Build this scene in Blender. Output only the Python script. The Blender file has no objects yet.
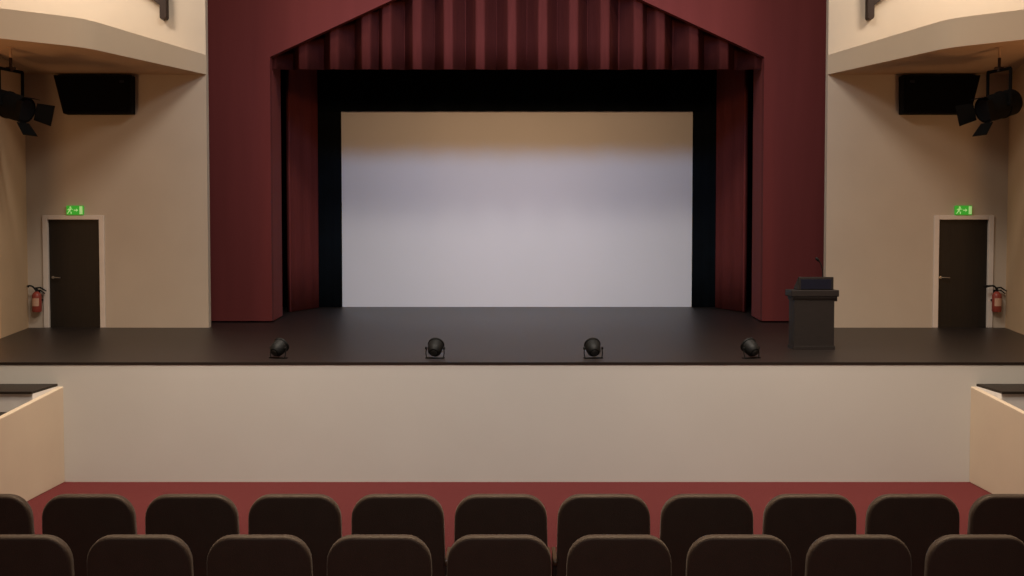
import bpy, bmesh, math
from mathutils import Vector, Matrix

C = bpy.context.scene.collection
PI = math.pi

# ------------------------------------------------------------------ camera geometry (used to turn survey sightings into metres)
FPX, CX, CY = 1100.0, 517.0, 288.0
PITCH = math.atan(43 / 1100)
CAM_Z = 3.05

def at(px, py, Y):
    u, v = px - CX, CY - py
    yc = FPX * math.cos(PITCH) + v * math.sin(PITCH)
    zc = -FPX * math.sin(PITCH) + v * math.cos(PITCH)
    return Vector((u * Y / yc, Y, CAM_Z + zc * Y / yc))

def depth(py, z):
    v = CY - py
    yc = FPX * math.cos(PITCH) + v * math.sin(PITCH)
    zc = -FPX * math.sin(PITCH) + v * math.cos(PITCH)
    return (z - CAM_Z) * yc / zc

YS = round(depth(482, 0.0), 2)              # stage front
ZS = round(at(517, 362.5, YS).z, 3)         # stage height
YW = round(depth(327.6, ZS), 2)             # wall with the doors
YR = round(depth(322.5, ZS), 2)             # red proscenium
YB = round(depth(307.2, ZS), 2)             # projection screen
print('YS', YS, 'ZS', ZS, 'YW', YW, 'YR', YR, 'YB', YB)

# ------------------------------------------------------------------ materials
def mat(name, col, rough=0.7, col2=None, scale=6.0, bump=0.0, bscale=60.0, spec=0.3, metal=0.0, sheen=0.0,
        emit=None, estr=0.0, coat=0.0, stretch=None):
    m = bpy.data.materials.new(name); m.use_nodes = True
    nt = m.node_tree; b = nt.nodes['Principled BSDF']
    b.inputs['Roughness'].default_value = rough
    b.inputs['Metallic'].default_value = metal
    b.inputs['Specular IOR Level'].default_value = spec
    b.inputs['Sheen Weight'].default_value = sheen
    b.inputs['Coat Weight'].default_value = coat
    tc = nt.nodes.new('ShaderNodeTexCoord')
    src = tc.outputs['Object']
    if stretch:
        mp = nt.nodes.new('ShaderNodeMapping'); mp.inputs['Scale'].default_value = stretch
        nt.links.new(src, mp.inputs['Vector']); src = mp.outputs['Vector']
    n = nt.nodes.new('ShaderNodeTexNoise'); n.inputs['Scale'].default_value = scale; n.inputs['Detail'].default_value = 5
    nt.links.new(src, n.inputs['Vector'])
    r = nt.nodes.new('ShaderNodeValToRGB')
    c2 = col2 or tuple(c * 0.88 for c in col)
    r.color_ramp.elements[0].position = 0.3; r.color_ramp.elements[0].color = (*c2, 1)
    r.color_ramp.elements[1].position = 0.7; r.color_ramp.elements[1].color = (*col, 1)
    nt.links.new(n.outputs['Fac'], r.inputs['Fac'])
    nt.links.new(r.outputs['Color'], b.inputs['Base Color'])
    if bump:
        n2 = nt.nodes.new('ShaderNodeTexNoise'); n2.inputs['Scale'].default_value = bscale; n2.inputs['Detail'].default_value = 6
        nt.links.new(src, n2.inputs['Vector'])
        bp = nt.nodes.new('ShaderNodeBump'); bp.inputs['Strength'].default_value = bump; bp.inputs['Distance'].default_value = 0.01
        nt.links.new(n2.outputs['Fac'], bp.inputs['Height']); nt.links.new(bp.outputs['Normal'], b.inputs['Normal'])
    if emit:
        b.inputs['Emission Color'].default_value = (*emit, 1); b.inputs['Emission Strength'].default_value = estr
    return m

CREAM = mat('cream_plaster', (.53, .45, .365), .85, (.50, .42, .34), 1.2, .15, 90, .15)
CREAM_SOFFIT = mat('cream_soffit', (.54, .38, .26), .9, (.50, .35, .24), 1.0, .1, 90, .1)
STAGE_FRONT = mat('stage_front_paint', (.565, .55, .52), .8, (.54, .525, .495), .8, .1, 80, .2)
WARM_CREAM = mat('parapet_cream', (.57, .47, .355), .8, (.54, .44, .335), 1.4, .1, 80, .2)
RED_WALL = mat('deep_red_wall', (.135, .026, .024), .8, (.12, .023, .021), 1.0, .15, 40, .15, stretch=(4, 4, .4))
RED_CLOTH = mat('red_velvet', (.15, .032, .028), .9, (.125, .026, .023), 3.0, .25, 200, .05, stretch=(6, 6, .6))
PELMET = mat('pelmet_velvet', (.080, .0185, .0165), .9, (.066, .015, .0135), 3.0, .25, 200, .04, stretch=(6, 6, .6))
DARK_LENS = mat('dark_lamp_glass', (.006, .006, .007), .3)
FASCIA_LIT = mat('fascia_cream_lit', (.64, .51, .375), .85, (.61, .485, .355), 1.0, .1, 90, .1)  # cream lightened in its colour in place of light on the outer faces
LANTERN = mat('matt_black_lamp', (.0022, .0021, .002), .85, None, 10, 0, 50, .1)
RED_RETURN_LIT = mat('red_return_lit', (.20, .040, .036), .8, (.18, .036, .033), 1.0, .15, 40, .15, stretch=(4, 4, .4))  # lighter copy of the wall red; light on the return is in the colour
SIDE_CREAM_LIT = mat('side_wall_cream_lit', (.60, .43, .27), .85, (.56, .40, .25), 1.2, .15, 90, .15)  # warm orange light on the side walls is mixed into this cream
RED_CARPET = mat('red_carpet', (.130, .030, .030), .95, (.12, .0275, .0275), 25, .6, 500, .05)
BLACK_CLOTH = mat('black_masking', (.004, .006, .008), .95, (.003, .004, .005), 2, .2, 150, .05)
BLACK_VOID = mat('black_paint', (.004, .004, .004), .95, None, 2, 0, 50, .05)
STAGE = mat('dark_stage_boards', (.0215, .0155, .0135), .40, (.016, .0115, .010), 3.0, .15, 30, .35, stretch=(1, 6, 1))
EDGE = mat('stage_edge', (.018, .012, .009), .5)
SCREEN = mat('screen_fabric', (.60, .60, .61), .9, (.575, .58, .585), .45, 0, 50, .1)
SEAT = mat('dark_brown_seat_cloth', (.044, .029, .023), .5, (.037, .024, .019), 8, .25, 260, .35, sheen=.12)
SEAT_TRIM = mat('seat_metal', (.012, .010, .009), .4, None, 8, 0, 50, .5)
SEAT_WOOD = mat('armrest_wood', (.045, .026, .014), .4, (.05, .028, .015), 12, 0, 50, .4)
BLACK = mat('black_enamel', (.006, .006, .006), .55, None, 10, 0, 50, .25)
BLACK_SPK = mat('black_cabinet', (.005, .005, .0055), .8, None, 10, .1, 200, .12)
GRILLE = mat('black_grille', (.003, .003, .0035), .9, None, 200, .6, 400, .1)
LENS = mat('lamp_glass', (.09, .095, .085), .15, None, 10, 0, 50, .6)
DOOR = mat('dark_brown_door', (.018, .013, .0095), .5, (.013, .0095, .007), 4, .05, 40, .3, stretch=(8, 8, .5))
DOOR_FRAME = mat('door_frame_paint', (.74, .65, .58), .5, None, 3, 0, 50, .3)
STEEL = mat('brushed_steel', (.45, .42, .38), .35, None, 10, 0, 50, .5, metal=.8)
BROWN_WOOD = mat('brown_timber', (.032, .015, .010), .6, (.024, .012, .008), 5, .1, 40, .3)
RED_METAL = mat('red_enamel', (.30, .05, .033), .4, None, 6, 0, 50, .5)
LABEL = mat('pale_label', (.60, .36, .25), .6)
LECTERN = mat('lectern_wood', (.020, .0145, .013), .6, (.015, .011, .010), 5, .05, 40, .3, stretch=(1, 1, 8))
NAVY = mat('navy_panel', (.010, .011, .022), .35)
GREEN = mat('green_sign', (.03, .30, .03), .5, None, 8, 0, 50, .3, emit=(.05, .42, .03), estr=.5)
WHITE_SIGN = mat('sign_white', (.6, .8, .5), .5, None, 8, 0, 50, .3, emit=(.30, .75, .20), estr=.45)
TREAD = mat('dark_tread', (.022, .016, .012), .6, None, 6, .2, 100, .2)
RISER = mat('grey_riser', (.75, .72, .70), .8)

# ------------------------------------------------------------------ mesh helpers
def obj(name, bm, m, parent=None, smooth=False, bevel=0.0, seg=2, loc=None, rot=None):
    bmesh.ops.recalc_face_normals(bm, faces=bm.faces[:])
    me = bpy.data.meshes.new(name); bm.to_mesh(me); bm.free()
    me.materials.append(m)
    o = bpy.data.objects.new(name, me); C.objects.link(o)
    if parent: o.parent = parent
    if loc is not None: o.location = loc
    if rot is not None: o.rotation_euler = rot
    if smooth:
        for p in me.polygons: p.use_smooth = True
        try: me.set_sharp_from_angle(angle=math.radians(38))
        except Exception: pass
    if bevel:
        md = o.modifiers.new('edge', 'BEVEL'); md.width = bevel; md.segments = seg; md.limit_method = 'ANGLE'
    return o

def box(bm, x0, x1, y0, y1, z0, z1, M=None):
    vs = [bm.verts.new((x, y, z)) for x in (x0, x1) for y in (y0, y1) for z in (z0, z1)]
    for f in ((0, 1, 3, 2), (4, 6, 7, 5), (0, 4, 5, 1), (2, 3, 7, 6), (0, 2, 6, 4), (1, 5, 7, 3)):
        bm.faces.new([vs[i] for i in f])
    if M: bmesh.ops.transform(bm, matrix=M, verts=vs)
    return bm

def B(*a, M=None):
    return box(bmesh.new(), *a, M=M)

def prism(bm, pts, d0, d1, axis='y'):
    """polygon extruded: axis y -> pts are (x,z); axis z -> pts are (x,y); axis x -> pts are (y,z)"""
    def mk(p, d):
        return {'y': (p[0], d, p[1]), 'z': (p[0], p[1], d), 'x': (d, p[0], p[1])}[axis]
    a = [bm.verts.new(mk(p, d0)) for p in pts]; b = [bm.verts.new(mk(p, d1)) for p in pts]
    bm.faces.new(a); bm.faces.new(b[::-1])
    n = len(pts)
    for i in range(n): bm.faces.new((a[i], b[i], b[(i + 1) % n], a[(i + 1) % n]))
    return bm

def lathe(bm, prof, n=28, M=None):
    """prof: list of (radius, height) around z"""
    rings = []; new = []
    for r, z in prof:
        ring = [bm.verts.new((r * math.cos(2 * PI * i / n), r * math.sin(2 * PI * i / n), z)) for i in range(n)]
        rings.append(ring); new += ring
    for a, b in zip(rings, rings[1:]):
        for i in range(n): bm.faces.new((a[i], a[(i + 1) % n], b[(i + 1) % n], b[i]))
    bm.faces.new(rings[0][::-1]); bm.faces.new(rings[-1])
    if M: bmesh.ops.transform(bm, matrix=M, verts=new)
    return bm

def tube(bm, pts, r, n=10):
    pts = [Vector(p) for p in pts]
    rr = r if isinstance(r, (list, tuple)) else [r] * len(pts)
    prev = None; rings = []
    for i, p in enumerate(pts):
        t = (pts[min(i + 1, len(pts) - 1)] - pts[max(i - 1, 0)]).normalized()
        if prev is None:
            a = Vector((0, 0, 1)) if abs(t.z) < .9 else Vector((0, 1, 0)); prev = t.cross(a).normalized()
        prev = (prev - t * prev.dot(t)).normalized(); w = t.cross(prev)
        rings.append([bm.verts.new(p + rr[i] * (prev * math.cos(2 * PI * k / n) + w * math.sin(2 * PI * k / n))) for k in range(n)])
    for a, b in zip(rings, rings[1:]):
        for i in range(n): bm.faces.new((a[i], a[(i + 1) % n], b[(i + 1) % n], b[i]))
    bm.faces.new(rings[0][::-1]); bm.faces.new(rings[-1])
    return bm

def curve_pts(ctrl, k=8):
    """Catmull-Rom through the points"""
    P = [Vector(p) for p in ctrl]; P = [2 * P[0] - P[1]] + P + [2 * P[-1] - P[-2]]
    out = []
    for i in range(1, len(P) - 2):
        for j in range(k):
            t = j / k
            out.append(.5 * ((2 * P[i]) + (-P[i - 1] + P[i + 1]) * t + (2 * P[i - 1] - 5 * P[i] + 4 * P[i + 1] - P[i + 2]) * t * t
                             + (-P[i - 1] + 3 * P[i] - 3 * P[i + 1] + P[i + 2]) * t ** 3))
    out.append(P[-2]); return out

def struct(name, bm, m, **k):
    o = obj(name, bm, m, **k); o['kind'] = 'structure'; return o

def tag(o, label, cat, group=None):
    o['label'] = label; o['category'] = cat
    if group: o['group'] = group
    return o

def thing(name, label, cat, loc=(0, 0, 0), rotz=0, group=None):
    o = bpy.data.objects.new(name, None); C.objects.link(o); o.empty_display_size = .1
    o.location = loc; o.rotation_euler = (0, 0, rotz)
    return tag(o, label, cat, group)

def copy_tree(root, loc, rotz=None):
    r = root.copy(); C.objects.link(r); r.location = loc
    if rotz is not None: r.rotation_euler = (0, 0, rotz)
    for ch in list(root.children):
        c = ch.copy(); C.objects.link(c); c.parent = r
        for g in list(ch.children):
            d = g.copy(); C.objects.link(d); d.parent = c
    return r

# ------------------------------------------------------------------ setting
HW = 8.9                                     # half width of the hall in front of the stage
XC = abs(at(29, 327.6, YW).x)                 # stage-side corner of the side walls
XP = abs(at(208.8, 327.6, YW).x)              # inner end of the cream walls
Z_SOF = at(130, 74.5, YW).z                   # underside of the balcony
TOP = 10.2
T_ROW1, T_ROW2 = .31, .61                     # seating tiers

bm = bmesh.new()
box(bm, -HW, HW, 8.55, YS, -.2, 0)
box(bm, -HW, HW, 7.6, 8.55, -.2, T_ROW1)
box(bm, -HW, HW, 0, 7.6, -.2, T_ROW2)
struct('floor', bm, RED_CARPET)

bm = bmesh.new()
prism(bm, [(-HW, YS + .02), (HW, YS + .02), (HW, 17.7), (8.33, 17.7), (XC, YW), (XC, YW + .05), (XP + 2.5, YW + .05), (XP + 2.5, YB + 1), (-XP - 2.5, YB + 1), (-XP - 2.5, YW + .05), (-XC, YW + .05), (-XC, YW), (-8.33, 17.7), (-HW, 17.7)], ZS - .12, ZS, 'z')
struct('floor_stage', bm, STAGE)
struct('trim_1', B(-HW, HW, YS - .006, YS + .04, ZS - .03, ZS + .003), EDGE)
struct('wall_stage_front', B(-HW, HW, YS, YS + .15, 0, ZS - .03), STAGE_FRONT)

# side walls of stage and hall
for s, side in ((-1, 'left'), (1, 'right')):
    bm = bmesh.new()
    pl = [(s * HW, 0), (s * HW, 17.7), (s * 8.33, 17.7), (s * (XC + .03), YW + .1), (s * 9.6, YW + .1), (s * 9.6, 17.7), (s * (HW + .2), 17.6), (s * (HW + .2), 0)]
    prism(bm, pl, 0, Z_SOF, 'z')
    struct('wall_' + side, bm, SIDE_CREAM_LIT)
    bm = bmesh.new()
    box(bm, *sorted((s * 10.6, s * 10.8)), 8, YW + .15, Z_SOF, TOP)
    struct('wall_upper_' + side, bm, CREAM)

# cream walls with the doors
DX = [(at(49.5, 327, YW).x, at(101, 327, YW).x), (at(937.2, 327, YW).x, at(986.8, 327, YW).x)]
DTOP = at(75, 219.5, YW).z
for k, (side, s) in enumerate((('left', -1), ('right', 1))):
    d0, d1 = DX[k]
    xo, xi = (-10.8, -XP) if s < 0 else (XP, 10.8)
    bm = bmesh.new()
    box(bm, min(xo, xi), d0, YW, YW + .15, ZS - .1, DTOP)
    box(bm, d1, max(xo, xi), YW, YW + .15, ZS - .1, DTOP)
    box(bm, min(xo, xi), max(xo, xi), YW, YW + .15, DTOP, TOP)
    struct('wall_back_' + side, bm, CREAM)
    leaf = struct('door_%d' % (k + 1), B(d0 + .004, d1 - .004, YW + .03, YW + .08, ZS - .01, DTOP - .001), DOOR, bevel=.003)
    fb = bmesh.new(); w = .09
    box(fb, d0 - w, d0 + .003, YW - .035, YW + .12, ZS, DTOP + .075)
    box(fb, d1 - .003, d1 + w, YW - .035, YW + .12, ZS, DTOP + .075)
    box(fb, d0 + .003, d1 - .003, YW - .035, YW + .12, DTOP - .003, DTOP + .075)
    obj('door_frame', fb, DOOR_FRAME, leaf, bevel=.008)
    hx = d0 + (.07 if k == 0 else .06); hz = at(55, 277.5, YW).z
    hb = bmesh.new()
    lathe(hb, [(.026, 0), (.026, .008), (.010, .010), (.010, .05)], 16, Matrix.Translation((hx, YW + .03, hz)) @ Matrix.Rotation(PI / 2, 4, 'X'))
    tube(hb, curve_pts([(hx, YW - .018, hz), (hx + .03, YW - .022, hz), (hx + .15, YW - .02, hz - .004)]), .010)
    obj('door_handle', hb, STEEL, leaf, smooth=True)

# balcony ends with fascia
for s, side in ((-1, 'left'), (1, 'right')):
    def bx_(px, Y): return abs(at(px, 60, Y).x)
    ya, yb, yc_ = YW, depth(47.5, Z_SOF), depth(38.5, Z_SOF)
    pa, pb, pc = (abs(at(206.5, 75, ya).x), ya), (abs(at(85, 47.5, yb).x), yb), (abs(at(1, 38.5, yc_).x), yc_)
    corner = curve_pts([pa, ((pa[0] * .35 + pb[0] * .65), (pa[1] * .35 + pb[1] * .65))], 1)
    # softly rounded bend between the two straight runs
    def lerp(a, b, t): return (a[0] + (b[0] - a[0]) * t, a[1] + (b[1] - a[1]) * t)
    q0, q2 = lerp(pb, pa, .10), lerp(pb, pc, .3)
    bend = [lerp(lerp(q0, pb, t), lerp(pb, q2, t), t) for t in [i / 8 for i in range(9)]]
    far = lerp(pb, pc, 3.4)
    plan = [pa] + bend + [pc, far, (10.6, far[1]), (10.6, YW)]
    pl = [(s * x, y) for x, y in plan]
    ztop = at(85, 18.5, yb).z
    bm = prism(bmesh.new(), pl, Z_SOF, ztop, 'z')
    zfar = at(206.5, 55, YW).z
    for v in bm.verts:
        if v.co.z > Z_SOF + .01:
            t_ = min(max((YW - v.co.y) / (YW - yb), 0), 1)
            v.co.z = zfar + (ztop - zfar) * t_
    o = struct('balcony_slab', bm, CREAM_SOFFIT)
    o.data.materials.append(FASCIA_LIT)
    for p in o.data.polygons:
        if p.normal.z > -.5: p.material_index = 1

# proscenium, red
xin = abs(at(272, 321, YR).x); xsh = abs(at(270, 57, YR).x)
zsh = at(270, 57, YR).z; apx = abs(at(388, 2, YR).x); apz = at(388, 2, YR).z
slope = (apz - zsh) / (xsh - apx); zpk = zsh + slope * (xsh - 1.2)
XR = XP + 1.3
b0 = ZS + .03
bm = bmesh.new()
prism(bm, [(-XR, b0), (-xin, b0), (-xin, zsh), (-1.2, zpk), (1.2, zpk), (xin, zsh), (xin, b0), (XR, b0), (XR, TOP), (-XR, TOP)], YR, YR + .16)
struct('wall_proscenium', bm, RED_WALL)
for s, side in ((-1, 'left'), (1, 'right')):
    yr2 = depth(315.6, ZS + .03); x2 = abs(at(282.5, 315.6, yr2).x)
    pl = [(s * (xin), YR + .16), (s * x2, yr2), (s * (x2 + .15), yr2), (s * (xin + .2), YR + .16)]
    struct('wall_return_' + side, prism(bmesh.new(), pl, b0, zsh + .25, 'z'), RED_RETURN_LIT)

# black stage house
bm = bmesh.new()
box(bm, -9.2, 9.2, YB + .9, YB + 1.0, ZS, TOP)
struct('wall_rear', bm, BLACK_VOID)
for s, side in ((-1, 'left'), (1, 'right')):
    struct('wall_wing_' + side, B(*sorted((s * (XP + 2.4), s * (XP + 2.5))), YW + .16, YB + .9, ZS, TOP), BLACK_VOID)
struct('ceiling_stage', B(-9.2, 9.2, YR + .1, YB + 1.0, TOP, TOP + .1), BLACK_VOID)

# ------------------------------------------------------------------ cloths
def cloth(name, path, z0, z1, m, thick=.012, nz=6, zfun=None):
    bm = bmesh.new(); rows = []
    for j in range(nz + 1):
        row = []
        for i, (x, y) in enumerate(path):
            lo = z0 + (zfun(i) if zfun else 0)
            row.append(bm.verts.new((x, y, lo + (z1 - lo) * j / nz)))
        rows.append(row)
    for a, b in zip(rows, rows[1:]):
        for i in range(len(path) - 1): bm.faces.new((a[i], a[i + 1], b[i + 1], b[i]))
    o = obj(name, bm, m)
    for p in o.data.polygons: p.use_smooth = True
    md = o.modifiers.new('thick', 'SOLIDIFY'); md.thickness = thick
    return o

YV = YR + .90
ridges = [274, 305, 336, 367.5, 388, 418, 449, 480.5, 512, 542.5, 573, 604, 637, 659, 692, 722, 757]
RX = [at(p, 60, YV - .4).x for p in ridges]
def ridge(x):
    d = min(abs(x - r) for r in RX); u = min(max((d - .075) / .235, 0), 1); return 1 - u ** .85
xs = [-5.55 + i * 11.1 / 620 for i in range(621)]
def vy(x):
    return YV - .62 * ridge(x)
zv = at(517, 69.2, YV - .1).z
path = [(x, vy(x)) for x in xs]
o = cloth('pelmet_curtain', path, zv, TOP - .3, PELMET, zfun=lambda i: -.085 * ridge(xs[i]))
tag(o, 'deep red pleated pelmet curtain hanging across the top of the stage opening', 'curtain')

for s in (-1, 1):
    pa = at(290.5, 312.5, depth(312.5, ZS)); pb = at(318.5, 307.3, depth(307.6, ZS) - .25)
    pts = [(abs(pa.x) + .10, pa.y + .55), (abs(pa.x) + .09, pa.y + .15), (abs(pa.x), pa.y)]
    n = 5
    for i in range(1, n * 4 + 1):
        t = i / (n * 4)
        pts.append((abs(pa.x) + (abs(pb.x) - abs(pa.x)) * t + 0.008 * math.sin(t * 2.5 * 2 * PI), pa.y + (pb.y - pa.y) * t))
    pth = [(s * p[0], p[1]) for p in curve_pts([(a, b, 0) for a, b in pts], 4)]
    o = cloth('stage_curtain', pth, ZS + .015, 8.6, RED_CLOTH)
    tag(o, 'drawn red stage curtain gathered at the opening edge %s the lectern' % ('away from' if s < 0 else 'beside'), 'curtain', 'drawn red stage curtains')

XSC = abs(at(342.8, 306, YB).x); ZSC = at(517, 111.3, YB).z
o = obj('projection_screen', B(-XSC - .06, XSC + .06, YB, YB + .03, ZS + .006, ZSC + .06), SCREEN)
tag(o, 'large blank white projection screen at the back of the stage', 'screen')
for s in (-1, 1):
    pth = [(s * (XSC + 3.4 * i / 120), YB - .06 + .006 * math.sin(i * .8)) for i in range(121)]
    o = cloth('masking_curtain', pth, ZS + .01, 8.8, BLACK_CLOTH)
    tag(o, 'tall black masking cloth hanging at the screen edge %s the lectern' % ('farther from' if s < 0 else 'nearer to'), 'curtain', 'black masking cloths around the screen')
pth = [(-5.8 + 11.6 * i / 200, YB - .13 + .02 * math.sin(i * .9)) for i in range(201)]
o = cloth('border_curtain', pth, at(517, 111.3, YB - .13).z, 9.4, BLACK_CLOTH)
tag(o, 'wide black masking cloth hanging above the white projection screen', 'curtain')

# ------------------------------------------------------------------ stairs beside the stage
for s, word in ((-1, 'left'), (1, 'right')):
    xi = abs(at(63.5, 387, YS).x)
    zl = at(40, 383.8, YS).z
    yb0 = depth(391.6, zl)
    going = YS - yb0
    # parapet
    zt0 = at(63.5, 386.5, YS).z
    yq = YS - 5.0
    # measured: top edge passes (2,416)
    y1 = xi * math.cos(PITCH) * FPX / (CX - 2); z1 = at(2, 416.5, y1).z
    sl = (zt0 - z1) / (YS - y1)
    zend = max(zt0 - sl * (YS - yq), .7)
    bm = prism(bmesh.new(), [(YS, 0), (YS, zt0), (yq, zend), (yq, 0)], s * xi, s * (xi + .07), 'x')
    struct('wall_stairs_' + word, bm, WARM_CREAM, bevel=.01)
    t = thing('side_stairs', 'grey stairs with black treads beside the stage, %s the lectern' % ('across the hall from' if s < 0 else 'on the same side as'), 'stairs', (s * (xi + .07 + (HW - xi - .07) / 2), YS, 0), 0, 'stairs up to the stage')
    hw = (HW - xi - .07) / 2 - .005
    z2 = at(3, 412, yb0).z; rise = zl - z2
    nst = 5; prof = [(0, 0), (0, zl - .03)]; yy = 0
    fb = bmesh.new()
    for i in range(nst):
        g = going if i == 0 else .42
        zt = zl - rise * i
        y_a, y_b = yy, yy - g
        if zt < .2: break
        obj('tread', B(-hw, hw, y_b - .0, y_a - .002, zt - .03, zt), TREAD, t)
        box(fb, -hw, hw, y_b + .02, y_a - .002, 0, zt - .03)
        yy = y_b
    obj('riser_block', fb, RISER, t)

# ------------------------------------------------------------------ seats
def rrect(w, h, r, taper, n=7, z0=0):
    """rounded-top outline, (x,z), counter clockwise; bottom corners small radius"""
    pts = []
    def arc(cx, cz, rr, a0, a1):
        for i in range(n + 1):
            a = a0 + (a1 - a0) * i / n
            pts.append((cx + rr * math.cos(a), cz + rr * math.sin(a)))
    rb = r * .35
    arc(w / 2 - r, z0 + h - r, r, 0, PI / 2); arc(-w / 2 + r, z0 + h - r, r, PI / 2, PI)
    arc(-w / 2 + rb, z0 + rb, rb, PI, 1.5 * PI); arc(w / 2 - rb, z0 + rb, rb, 1.5 * PI, 2 * PI)
    return [(x * (1 - taper * (z - z0) / h), z) for x, z in pts]

def cushion(w, h, t, r, edge, taper=0.0, k=6):
    bm = bmesh.new(); rings = []
    stations = []
    for i in range(k + 1):
        a = PI / 2 * i / k
        stations.append((-t / 2 + edge * (1 - math.sin(a)), edge * (1 - math.cos(a))))
    stations = [(y, e) for y, e in reversed([(-t / 2 + edge * (1 - math.sin(PI / 2 * i / k)), edge * (1 - math.cos(PI / 2 * i / k))) for i in range(k + 1)])]
    # front face inset -> full outline -> rear face inset
    seq = []
    for i in range(k + 1):
        a = PI / 2 * i / k
        seq.append((-t / 2 + edge * (1 - math.sin(a)), edge * (1 - math.cos(a))))
    front = [( -t / 2 + edge * (1 - math.cos(PI/2 * i / k)), edge * (1 - math.sin(PI/2 * i / k))) for i in range(k + 1)]
    back = [(-y, e) for y, e in reversed(front)]
    for y, e in front + back:
        rr = max(r - e, .01)
        o_ = rrect(w - 2 * e, h - 2 * e, rr, taper, z0=e)
        rings.append([bm.verts.new((x, y, z)) for x, z in o_])
    for a, b in zip(rings, rings[1:]):
        n = len(a)
        for i in range(n): bm.faces.new((a[i], a[(i + 1) % n], b[(i + 1) % n], b[i]))
    bm.faces.new(rings[0]); bm.faces.new(rings[-1][::-1])
    return bm

PITCH_SEAT = .60
def make_seat():
    t = thing('theatre_seat', 'x', 'seat')
    # rear of the back rest faces the camera; the sitter faces the stage (+y)
    bmz = cushion(.558, .590, .058, .135, .018, .045)
    obj('backrest', bmz, SEAT, t, smooth=True, loc=(0, -.02, .40), rot=(math.radians(4), 0, 0))
    obj('seat_cushion', cushion(.49, .27, .11, .06, .04), SEAT, t, smooth=True, loc=(0, .17, .37), rot=(math.radians(8), 0, 0))
    for s in (-1, 1):
        x0, x1 = sorted((s * .270, s * .2955))
        pm = prism(bmesh.new(), [(-.05, .05), (.20, .05), (.22, .55), (.18, .57), (-.03, .57)], x0, x1, 'x')
        sd = obj('side_panel', pm, SEAT_TRIM, t)
        arm = obj('armrest', B(x0, x1, -.07, .24, .571, .60), SEAT_WOOD, t, bevel=.008)
        obj('foot', B(x0, x1, -.10, .26, 0, .05), SEAT_TRIM, t)
    return t

proto = make_seat()
ord_ = ['first', 'second', 'third', 'fourth', 'fifth', 'sixth', 'seventh', 'eighth', 'ninth', 'tenth', 'eleventh']
# seat backs stand 1.0 m over the tier
ZT = 1.0 + T_ROW2
YF = depth(492.5, ZT + .0); YN = depth(533.0, ZT + .0)
pf = 104.0 * YF / FPX; pn = 121.2 * YN / FPX
print('rows', YF, YN, pf, pn)
sc_f = (pf + pn) / 2
first = True
for row, (Y, n, cpx, label) in enumerate(((YF, 11, 500.7, 'dark brown padded theatre seat in the row nearer the stage, %s from the left end'),
                                          (YN, 9, 499.0, 'dark brown padded theatre seat in the row nearer the viewer, %s from the left end'))):
    for i in range(n):
        k = i - n // 2
        x0 = (cpx - CX) * Y / FPX
        loc = (x0 + k * (pf if row == 0 else pn), Y + .06, T_ROW2)
        if first: t = proto; t.location = loc; first = False
        else: t = copy_tree(proto, loc)
        if row == 1: t.scale = (.972, 1, 1)
        t['label'] = label % ord_[i] if i < n - 1 or row == 1 else 'dark brown padded theatre seat at the far right end of the row nearer the stage'
        t['group'] = 'theatre seats in two rows'
print('seat pitch', sc_f)

# ------------------------------------------------------------------ stage footlights
def make_footlight():
    t = thing('stage_floor_light', 'x', 'light')
    tilt = Matrix.Translation((0, 0, .135)) @ Matrix.Rotation(math.radians(-58), 4, 'X')   # axis points up-stage and up
    bm = lathe(bmesh.new(), [(.035, -.105), (.062, -.10), (.088, -.07), (.098, -.02), (.102, .06), (.112, .065), (.112, .085), (.096, .088)], 28, tilt)
    can = obj('lamp_housing', bm, BLACK, t, smooth=True)
    obj('rear_cap', lathe(bmesh.new(), [(.030, -.118), (.042, -.112), (.042, -.104)], 20, tilt), SEAT_TRIM, t, smooth=True)
    obj('lens', lathe(bmesh.new(), [(.090, .0885), (.090, .092), (.05, .098)], 24, tilt), LENS, t, smooth=True)
    y = bmesh.new()
    for s in (-1, 1):
        tube(y, [(s * .118, 0, .135), (s * .124, -.01, .07), (s * .115, -.02, .012)], .0075, 8)
    box(y, -.125, .125, -.045, .03, 0, .014)
    obj('floor_bracket', y, BLACK, t)
    k = bmesh.new()
    for s in (-1, 1):
        lathe(k, [(.018, 0), (.018, .022)], 14, Matrix.Translation((s * .112, 0, .135)) @ Matrix.Rotation(s * PI / 2, 4, 'Y'))
        obj('pivot_knob', k, BLACK, t); k = bmesh.new()
    k.free()
    return t

fl = None
YFL = depth(358.3, ZS)
for px, rz, lab in ((278.5, -26, 'small black floor light on the stage edge, first from the side without the lectern'),
                    (435.2, -8, 'small black floor light on the stage edge, second from the side without the lectern'),
                    (593.2, 8, 'small black floor light on the stage edge, third, just past the screen centre'),
                    (751.0, 26, 'small black floor light on the stage edge closest to the lectern')):
    p = at(px, 350, YFL); loc = (p.x, YFL, ZS)
    if fl is None: fl = t = make_footlight(); t.location = loc; t.rotation_euler = (0, 0, math.radians(rz))
    else: t = copy_tree(fl, loc, math.radians(rz))
    t['label'] = lab; t['group'] = 'floor lights along the stage edge'

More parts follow.
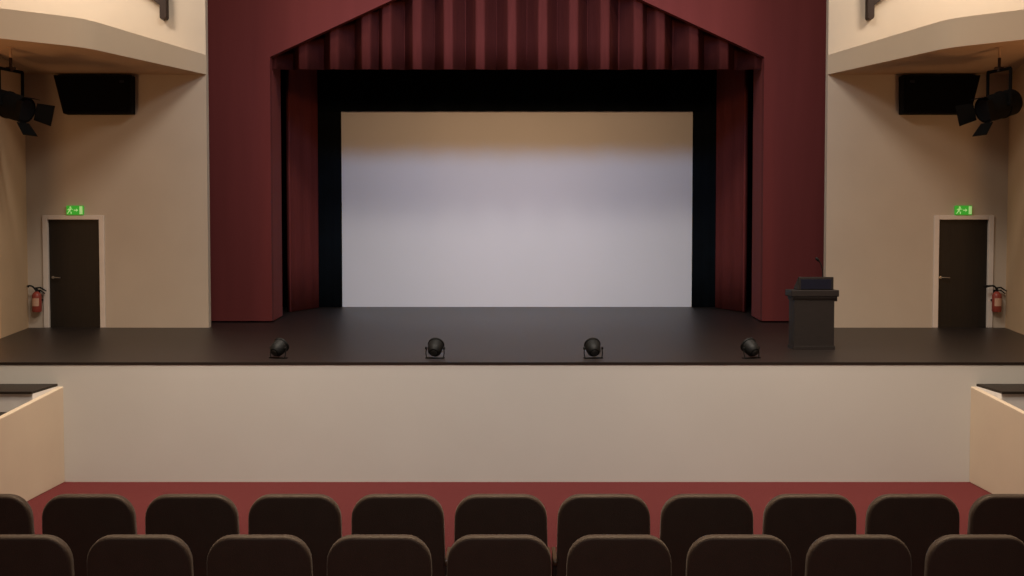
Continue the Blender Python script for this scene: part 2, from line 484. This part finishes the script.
# ------------------------------------------------------------------ lectern
YL = depth(349.5, ZS)
def LX(px): return at(px, 300, YL).x
def LZ(py): return at(811, py, YL).z - ZS
xc = (LX(794.5) + LX(834.5)) / 2; hw = (LX(834.5) - LX(794.5)) / 2
t = thing('lectern', 'dark brown wooden lectern with a navy panel and gooseneck microphone on top', 'lectern', (xc, YL, ZS))
zb = LZ(300.5); zsl = LZ(290.0); ztp = LZ(277.0)
bm = bmesh.new()
box(bm, -hw, hw, 0, .025, .0, zb)                       # front board
box(bm, -hw, -hw + .025, .025, .32, 0, zb)
box(bm, hw - .025, hw, .025, .32, 0, zb)
box(bm, -hw + .025, hw - .025, .025, .32, .42, .445)    # inner shelf
box(bm, -hw - .012, hw + .012, -.012, .33, 0, .05)      # plinth
obj('body', bm, LECTERN, t, bevel=.004)
bm = bmesh.new()
box(bm, -hw - .05, hw + .06, -.03, .36, zb + .055, zsl)
prism(bm, [(-.025, zb + .055), (-.002, zb), (.32, zb), (.345, zb + .055)], -hw - .02, hw + .03, 'x')
obj('top_slab', bm, LECTERN, t, bevel=.012, seg=3)
x0, x1 = LX(799) - xc, LX(833.5) - xc
bm = prism(bmesh.new(), [(.0, zsl), (.0, ztp), (.05, ztp), (.30, zsl + .03), (.30, zsl)], x0, x1, 'x')
obj('reading_desk', bm, LECTERN, t, bevel=.006)
obj('front_panel', B(x0 + .025, x1 - .035, -.006, .004, zsl + .012, ztp - .03), NAVY, t, bevel=.002)
mx = LX(822.8) - xc
cp = curve_pts([(mx, .03, ztp - .02), (mx + .005, .03, ztp + .07), (LX(821) - xc, .03, LZ(264)), (LX(818.5) - xc, .02, LZ(260.5))])
mic = obj('gooseneck_microphone', tube(bmesh.new(), cp, .0075, 8), BLACK, t, smooth=True)
p0 = Vector((LX(819) - xc, .02, LZ(261))); p1 = Vector((LX(815.5) - xc, .01, LZ(257.8)))
obj('microphone_head', tube(bmesh.new(), [p0, p0.lerp(p1, .25), p0.lerp(p1, .8), p1], [.012, .020, .020, .010], 12), BLACK, mic, smooth=True)
obj('side_bracket', prism(bmesh.new(), [(.05, zb - .015), (.05, zb + .07), (.10, zb + .07), (.10, zb + .02)], hw + .001, hw + .055, 'x'), LECTERN, t)

# ------------------------------------------------------------------ exit signs
def exit_sign(px, label):
    p = at(px, 210.3, YW); t = thing('exit_sign', label, 'sign', (p.x, YW, p.z), 0, 'green exit signs')
    w, h = .152, .083
    hs = obj('housing', B(-w, w, -.055, -.002, -h, h), GREEN, t, bevel=.008)
    bm = bmesh.new(); f, b = -.0585, -.0552
    # running figure
    lathe(bm, [(.017, 0), (.017, .003)], 14, Matrix.Translation((-.075, b, .052)) @ Matrix.Rotation(PI / 2, 4, 'X'))
    prism(bm, [(-.105, .03), (-.06, .034), (-.052, .022), (-.088, -.022), (-.108, -.012)], f, b)
    prism(bm, [(-.108, -.012), (-.09, -.02), (-.118, -.06), (-.142, -.062), (-.142, -.05), (-.125, -.047)], f, b)
    prism(bm, [(-.095, -.01), (-.082, -.022), (-.052, -.03), (-.055, -.068), (-.070, -.068), (-.070, -.042)], f, b)
    prism(bm, [(-.064, .032), (-.058, .02), (-.030, .008), (-.028, .018)], f, b)
    prism(bm, [(-.105, .03), (-.098, .02), (-.125, .0), (-.132, .008)], f, b)
    obj('running_figure', bm, WHITE_SIGN, t)
    bm = prism(bmesh.new(), [(-.012, .009), (.030, .009), (.030, .03), (.064, 0), (.030, -.03), (.030, -.009), (-.012, -.009)], f, b)
    obj('arrow', bm, WHITE_SIGN, t)
    obj('doorway_symbol', B(.088, .142, f, b, -.072, .07), WHITE_SIGN, t)
    return t
exit_sign(75.8, 'green exit sign above the dark door farther from the lectern')
exit_sign(962.6, 'green exit sign above the dark door nearer the lectern')

# ------------------------------------------------------------------ fire extinguishers
def extinguisher(px, label, nz):
    p = at(px, 312, YW - .1); t = thing('fire_extinguisher', label, 'extinguisher', (p.x, YW - .10, p.z), 0, 'wall-hung red fire extinguishers')
    H = at(px, 291.5, YW - .1).z - p.z
    R = .083
    obj('cylinder', lathe(bmesh.new(), [(R * .85, 0), (R, .02), (R, H - .075), (R * .9, H - .045), (R * .55, H - .015), (.03, H)], 28), RED_METAL, t, smooth=True)
    bm = bmesh.new(); n = 12; vs = []
    for i in range(n + 1):
        a = -PI / 2 + (i / n - .5) * 1.7
        vs.append([bm.verts.new(((R + .002) * math.cos(a), (R + .002) * math.sin(a), z)) for z in (.11, H - .12)])
    for a, b in zip(vs, vs[1:]): bm.faces.new((a[0], b[0], b[1], a[1]))
    obj('paper_label', bm, LABEL, t, smooth=True)
    bm = bmesh.new()
    lathe(bm, [(.026, H), (.026, H + .04), (.018, H + .05)], 16)
    prism(bm, [(-.03, H + .045), (.06, H + .06), (.17, H + .0), (.178, H + .012), (.07, H + .085), (-.03, H + .075)], -.014, .014)
    prism(bm, [(.02, H + .03), (.07, H + .035), (.15, H - .03), (.145, H - .045), (.06, H + .015), (.02, H + .012)], -.010, .010)
    obj('valve_handle', bm, BLACK, t)
    z = H + .05
    hp = curve_pts([(-.01, -.02, z - .02), (-.05, -.035, z + .035), (-.09, -.05, z + .055), (-.115, -.05, z + .055)])
    hs = obj('hose', tube(bmesh.new(), hp, .016, 10), BLACK, t, smooth=True)
    obj('nozzle', tube(bmesh.new(), [(-.11, -.05, z + .055), (-.11 - nz * .5, -.05, z + .05), (-.11 - nz, -.05, z + .04)], [.014, .02, .026], 14), BLACK, hs, smooth=True)
    bm = bmesh.new(); box(bm, -.025, .025, .083, .0985, .05, H + .03); box(bm, -R - .004, R + .004, .02, .09, H * .55, H * .55 + .025)
    obj('wall_bracket', bm, BLACK, t)
    return t
extinguisher(37.0, 'red fire extinguisher hung on the wall beside the door farther from the lectern', .03)
extinguisher(996.6, 'red fire extinguisher hung on the wall beside the door nearer the lectern', .13)

# ------------------------------------------------------------------ loudspeakers under the balconies
def speaker(s, label):
    Yf = YW - .24
    f = lambda px, py: at(px, py, Yf)
    a, b, c, d = f(52.5, 74.6), f(131, 74.6), f(131, 113.5), f(62.5, 113.5)
    top = Z_SOF - .004
    cxm = (a.x + b.x) / 2; sg = -1 if s < 0 else 1
    P = [((q.x - cxm) * (1 if s < 0 else -1), q.z - c.z) for q in (a, b, c, d)]
    t = thing('loudspeaker', label, 'speaker', (cxm if s < 0 else -cxm, Yf, c.z), 0, 'loudspeakers under the balcony ends')
    obj('cabinet', prism(bmesh.new(), P, 0.02, .235), BLACK_SPK, t, bevel=.015, seg=3)
    mx_ = sum(p[0] for p in P) / 4; mz_ = sum(p[1] for p in P) / 4
    Q = [(mx_ + (x - mx_) * .95, mz_ + (z - mz_) * .9) for x, z in P]
    obj('front_grille', prism(bmesh.new(), Q, .0, .025), GRILLE, t, bevel=.006)
    bx1 = P[1][0] - .17 * (1 if s < 0 else -1)
    obj('corner_highlight', B(bx1 - .04, bx1 + .04, -.006, .002, P[1][1] - .14, P[1][1] - .10), NAVY, t)  # faint corner highlight, modelled as a small flat plate
    for k in (-1, 1):
        x = mx_ + k * .45
        obj('mounting_bracket', B(x - .03, x + .03, .22, .239, P[2][1] + .15, P[2][1] + .45), BLACK, t)
    return t
speaker(-1, 'black wedge loudspeaker under the balcony end, farther from the lectern')
speaker(1, 'black wedge loudspeaker under the balcony end, on the lectern side')

# ------------------------------------------------------------------ spotlights with barn doors
def lantern(s, label, px0):
    """s=+1: the one on the lectern side, pointing to the middle of the stage (-x, +y)"""
    Yh = 17.3
    hook = at(px0, 57.5, Yh); drop = hook.z - Z_SOF
    t = thing('hanging_spotlight', label, 'light', (hook.x, Yh, Z_SOF), 0, 'hanging spotlights with barn doors')
    K = Yh / FPX                                        # metres per sighted pixel at this depth
    def L(px, py): return Vector((s * ((px - 1003) * K), 0, drop - (py - 57.5) * K))
    yaw = math.radians(-20); ptch = math.radians(16)
    fwd = Vector((-s * math.cos(yaw) * math.cos(ptch), math.sin(yaw) * math.cos(ptch), -math.sin(ptch)))
    side = Vector((0, 0, 1)).cross(fwd).normalized(); up = fwd.cross(side).normalized()
    c = L(998.5, 105.5)
    M = Matrix(((side.x, up.x, fwd.x, c.x), (side.y, up.y, fwd.y, c.y), (side.z, up.z, fwd.z, c.z), (0, 0, 0, 1)))
    R = .205
    prof = [(R * .55, -.33), (R * .93, -.32), (R, -.29), (R, -.10), (R * 1.06, -.095), (R * 1.06, -.075), (R, -.07), (R, .12), (R * .90, .20), (R * .94, .24), (R * 1.0, .245), (R * 1.0, .27), (R * .86, .272)]
    obj('lamp_housing', lathe(bmesh.new(), prof, 32, M), LANTERN, t, smooth=True)
    obj('lens', lathe(bmesh.new(), [(R * .8, .2725), (R * .8, .277), (R * .4, .29)], 28, M), DARK_LENS, t, smooth=True)
    # barn doors
    for a_, ln, wd, fd in ((0, .10, .15, 0), (90, .27, .165, 30), (180, .25, .15, 38), (270, .27, .165, 30)):
        bm = bmesh.new()
        box(bm, -.004, .004, -.004, 0, 0, 0)
        bm.free(); bm = bmesh.new()
        # flap in a local frame: hinge along x, going +z and outwards (+y)
        fl_ = math.radians(fd)
        w0, w1 = wd * .82, wd
        vs = [(-w0, 0, 0), (w0, 0, 0), (w1, math.sin(fl_) * ln, math.cos(fl_) * ln), (-w1, math.sin(fl_) * ln, math.cos(fl_) * ln)]
        lo = [bm.verts.new(v) for v in vs]; hi = [bm.verts.new((v[0], v[1] + .006, v[2] - .006)) for v in vs]
        bm.faces.new(lo); bm.faces.new(hi[::-1])
        for i in range(4): bm.faces.new((lo[i], hi[i], hi[(i + 1) % 4], lo[(i + 1) % 4]))
        T = M @ Matrix.Rotation(math.radians(a_), 4, 'Z') @ Matrix.Translation((0, R * .97, .272))
        bmesh.ops.transform(bm, matrix=T, verts=bm.verts[:])
        obj('barn_door', bm, LANTERN, t)
    # yoke
    perp = side
    zt = L(1000, 70.0).z; ctr = L(1001, 70.0)
    w = .235
    bm = bmesh.new()
    base = c + fwd * -.02
    topc = Vector((base.x, base.y, zt))
    pth = [base + perp * w, Vector(((base + perp * w).x, (base + perp * w).y, zt)) , Vector(((base - perp * w).x, (base - perp * w).y, zt)), base - perp * w]
    for a, b in zip(pth, pth[1:]): tube(bm, [a, b], .026, 8)
    obj('yoke', bm, LANTERN, t)
    for k in (-1, 1):
        q = base + perp * (w * k)
        kk = bmesh.new(); tube(kk, [q - perp * k * .035, q + perp * k * .035], .035, 14)
        obj('pivot_knob', kk, LANTERN, t)
    bm = bmesh.new()
    tube(bm, [(topc.x, topc.y, zt - .02), (topc.x, topc.y, zt + .05)], .035, 14)
    tube(bm, [(topc.x - .07, topc.y, zt + .03), (topc.x + .07, topc.y, zt + .03)], .022, 10)
    tube(bm, [(topc.x, topc.y, zt + .04), (topc.x, topc.y, zt + .19)], .024, 10)
    obj('clamp', bm, BROWN_WOOD, t)
    bm = tube(bmesh.new(), [(topc.x, topc.y, zt + .04), (topc.x, topc.y, -.012)], .018, 12)
    lathe(bm, [(.06, 0), (.06, .012)], 20, Matrix.Translation((topc.x, topc.y, -.0135)))
    obj('hanging_rod', bm, CREAM_SOFFIT, t)
    return t
lantern(1, 'black spotlight with barn doors hanging from the balcony on the lectern side', 1003)
lantern(-1, 'black spotlight with barn doors, hanging from the balcony opposite the lectern side', 7)

# ------------------------------------------------------------------ timber wall posts high on the cream walls
for s in (-1, 1):
    a = at(160.2, 19.5, YW - .12); b = at(167, 19.5, YW - .12)
    w = (b.x - a.x); x = abs((a.x + b.x) / 2) * s
    t = thing('timber_wall_post', 'brown timber post on the cream wall above the balcony, %s' % ('opposite the lectern side' if s < 0 else 'on the lectern side'), 'post', (x, YW, a.z), 0, 'brown timber wall posts')
    bm = prism(bmesh.new(), [(-w / 2, .03), (-w / 2 + .02, .0), (w / 2 - .02, .01), (w / 2, .04), (w / 2, 2.4), (-w / 2, 2.4)], -.16, -.002)
    obj('post', bm, BROWN_WOOD, t, bevel=.008)
    z0 = at(160, 5.5, YW - .12).z - a.z
    inner = curve_pts([(w / 2, z0, 0), (w / 2 + .16, z0 + .13, 0), (w / 2 + .55, z0 + .45, 0), (w / 2 + 1.0, z0 + 1.1, 0)], 6)
    pts = [(s * p.x, p.y) for p in inner] + [(s * (w / 2 + .85), z0 + 1.2), (s * (w / 2 + .4), z0 + .72), (s * w / 2, z0 + .4)]
    obj('curved_brace', prism(bmesh.new(), pts, -.15, -.03), BROWN_WOOD, t)

# ------------------------------------------------------------------ light
def area(name, loc, target, sx, sy, power, col, spread=180):
    l = bpy.data.lights.new(name, 'AREA'); l.shape = 'RECTANGLE'; l.size = sx; l.size_y = sy
    l.energy = power; l.color = col; l.spread = math.radians(spread)
    o = bpy.data.objects.new(name, l); C.objects.link(o); o.location = loc
    o.rotation_euler = (Vector(target) - Vector(loc)).to_track_quat('-Z', 'Y').to_euler()
    return o
def spot(name, loc, target, power, col, ang, blend=.5, r=.2):
    l = bpy.data.lights.new(name, 'SPOT'); l.energy = power; l.color = col; l.spot_size = math.radians(ang); l.spot_blend = blend
    l.shadow_soft_size = r
    o = bpy.data.objects.new(name, l); C.objects.link(o); o.location = loc
    o.rotation_euler = (Vector(target) - Vector(loc)).to_track_quat('-Z', 'Y').to_euler()
    return o

WARM = (1.0, .78, .56); NEUT = (1.0, .90, .78); COOL = (.30, .58, 1.0)
area('hall_wash', (0, 9.5, 9.0), (0, 14.0, .6), 9, 1.2, 235, NEUT, 88)
area('seat_downlight', (0, 6.6, 6.0), (0, 6.0, 1.6), 8, .4, 170, (1, .72, .45), 100)
area('front_wash', (0, 10.0, 6.9), (0, 26, 4.6), 3, .6, 92, (1, .60, .32), 50)
for s in (-1, 1):
    area('stage_wash', (s * 2.6, 13.0, 11.6), (s * 3.5, 21, 3.2), 3.0, 1.0, 330, (1, .91, .80))
    area('balcony_lamp', (s * 8.2, 17.6, 9.6), (s * 8.0, YW, 7.0), 1.6, .6, 170, (1, .86, .70))
    area('side_lamp', (s * 3.6, 11.8, 7.5), (s * 5.9, 12.8, 1.0), .8, .8, 110, WARM, 100)
    area('underside_fill', (s * 8.3, 14.6, 3.2), (s * 8.2, 19, 4.6), .6, .6, 36, (1, .52, .22))  # added warm fill, unseen; stands in for bounce on soffit and side walls
area('screen_light', (0, 13.6, 8.7), (0, YB, 3.6), 4.5, .6, 132, COOL, 70)
area('rear_hall_fill', (0, -2.5, 6.5), (0, 6, 1.2), 6, 1, 24, (1, .85, .75), 70)  # added unseen fill that lifts the dark seat backs
w = bpy.data.worlds.new('world'); bpy.context.scene.world = w; w.use_nodes = True
w.node_tree.nodes['Background'].inputs[0].default_value = (1.0, .64, .38, 1)
w.node_tree.nodes['Background'].inputs[1].default_value = .075

# ------------------------------------------------------------------ camera
cd = bpy.data.cameras.new('camera'); cam = bpy.data.objects.new('camera', cd); C.objects.link(cam)
cd.sensor_width = 36; cd.lens = FPX * 36 / 1024; cd.shift_x = -(CX - 512) / 1024
cam.location = (0, 0, CAM_Z); cam.rotation_euler = (PI / 2 - PITCH, 0, 0)
cd.clip_end = 200
bpy.context.scene.camera = cam
vs = bpy.context.scene.view_settings
vs.view_transform = 'Standard'; vs.look = 'None'; vs.exposure = 0; vs.gamma = 1
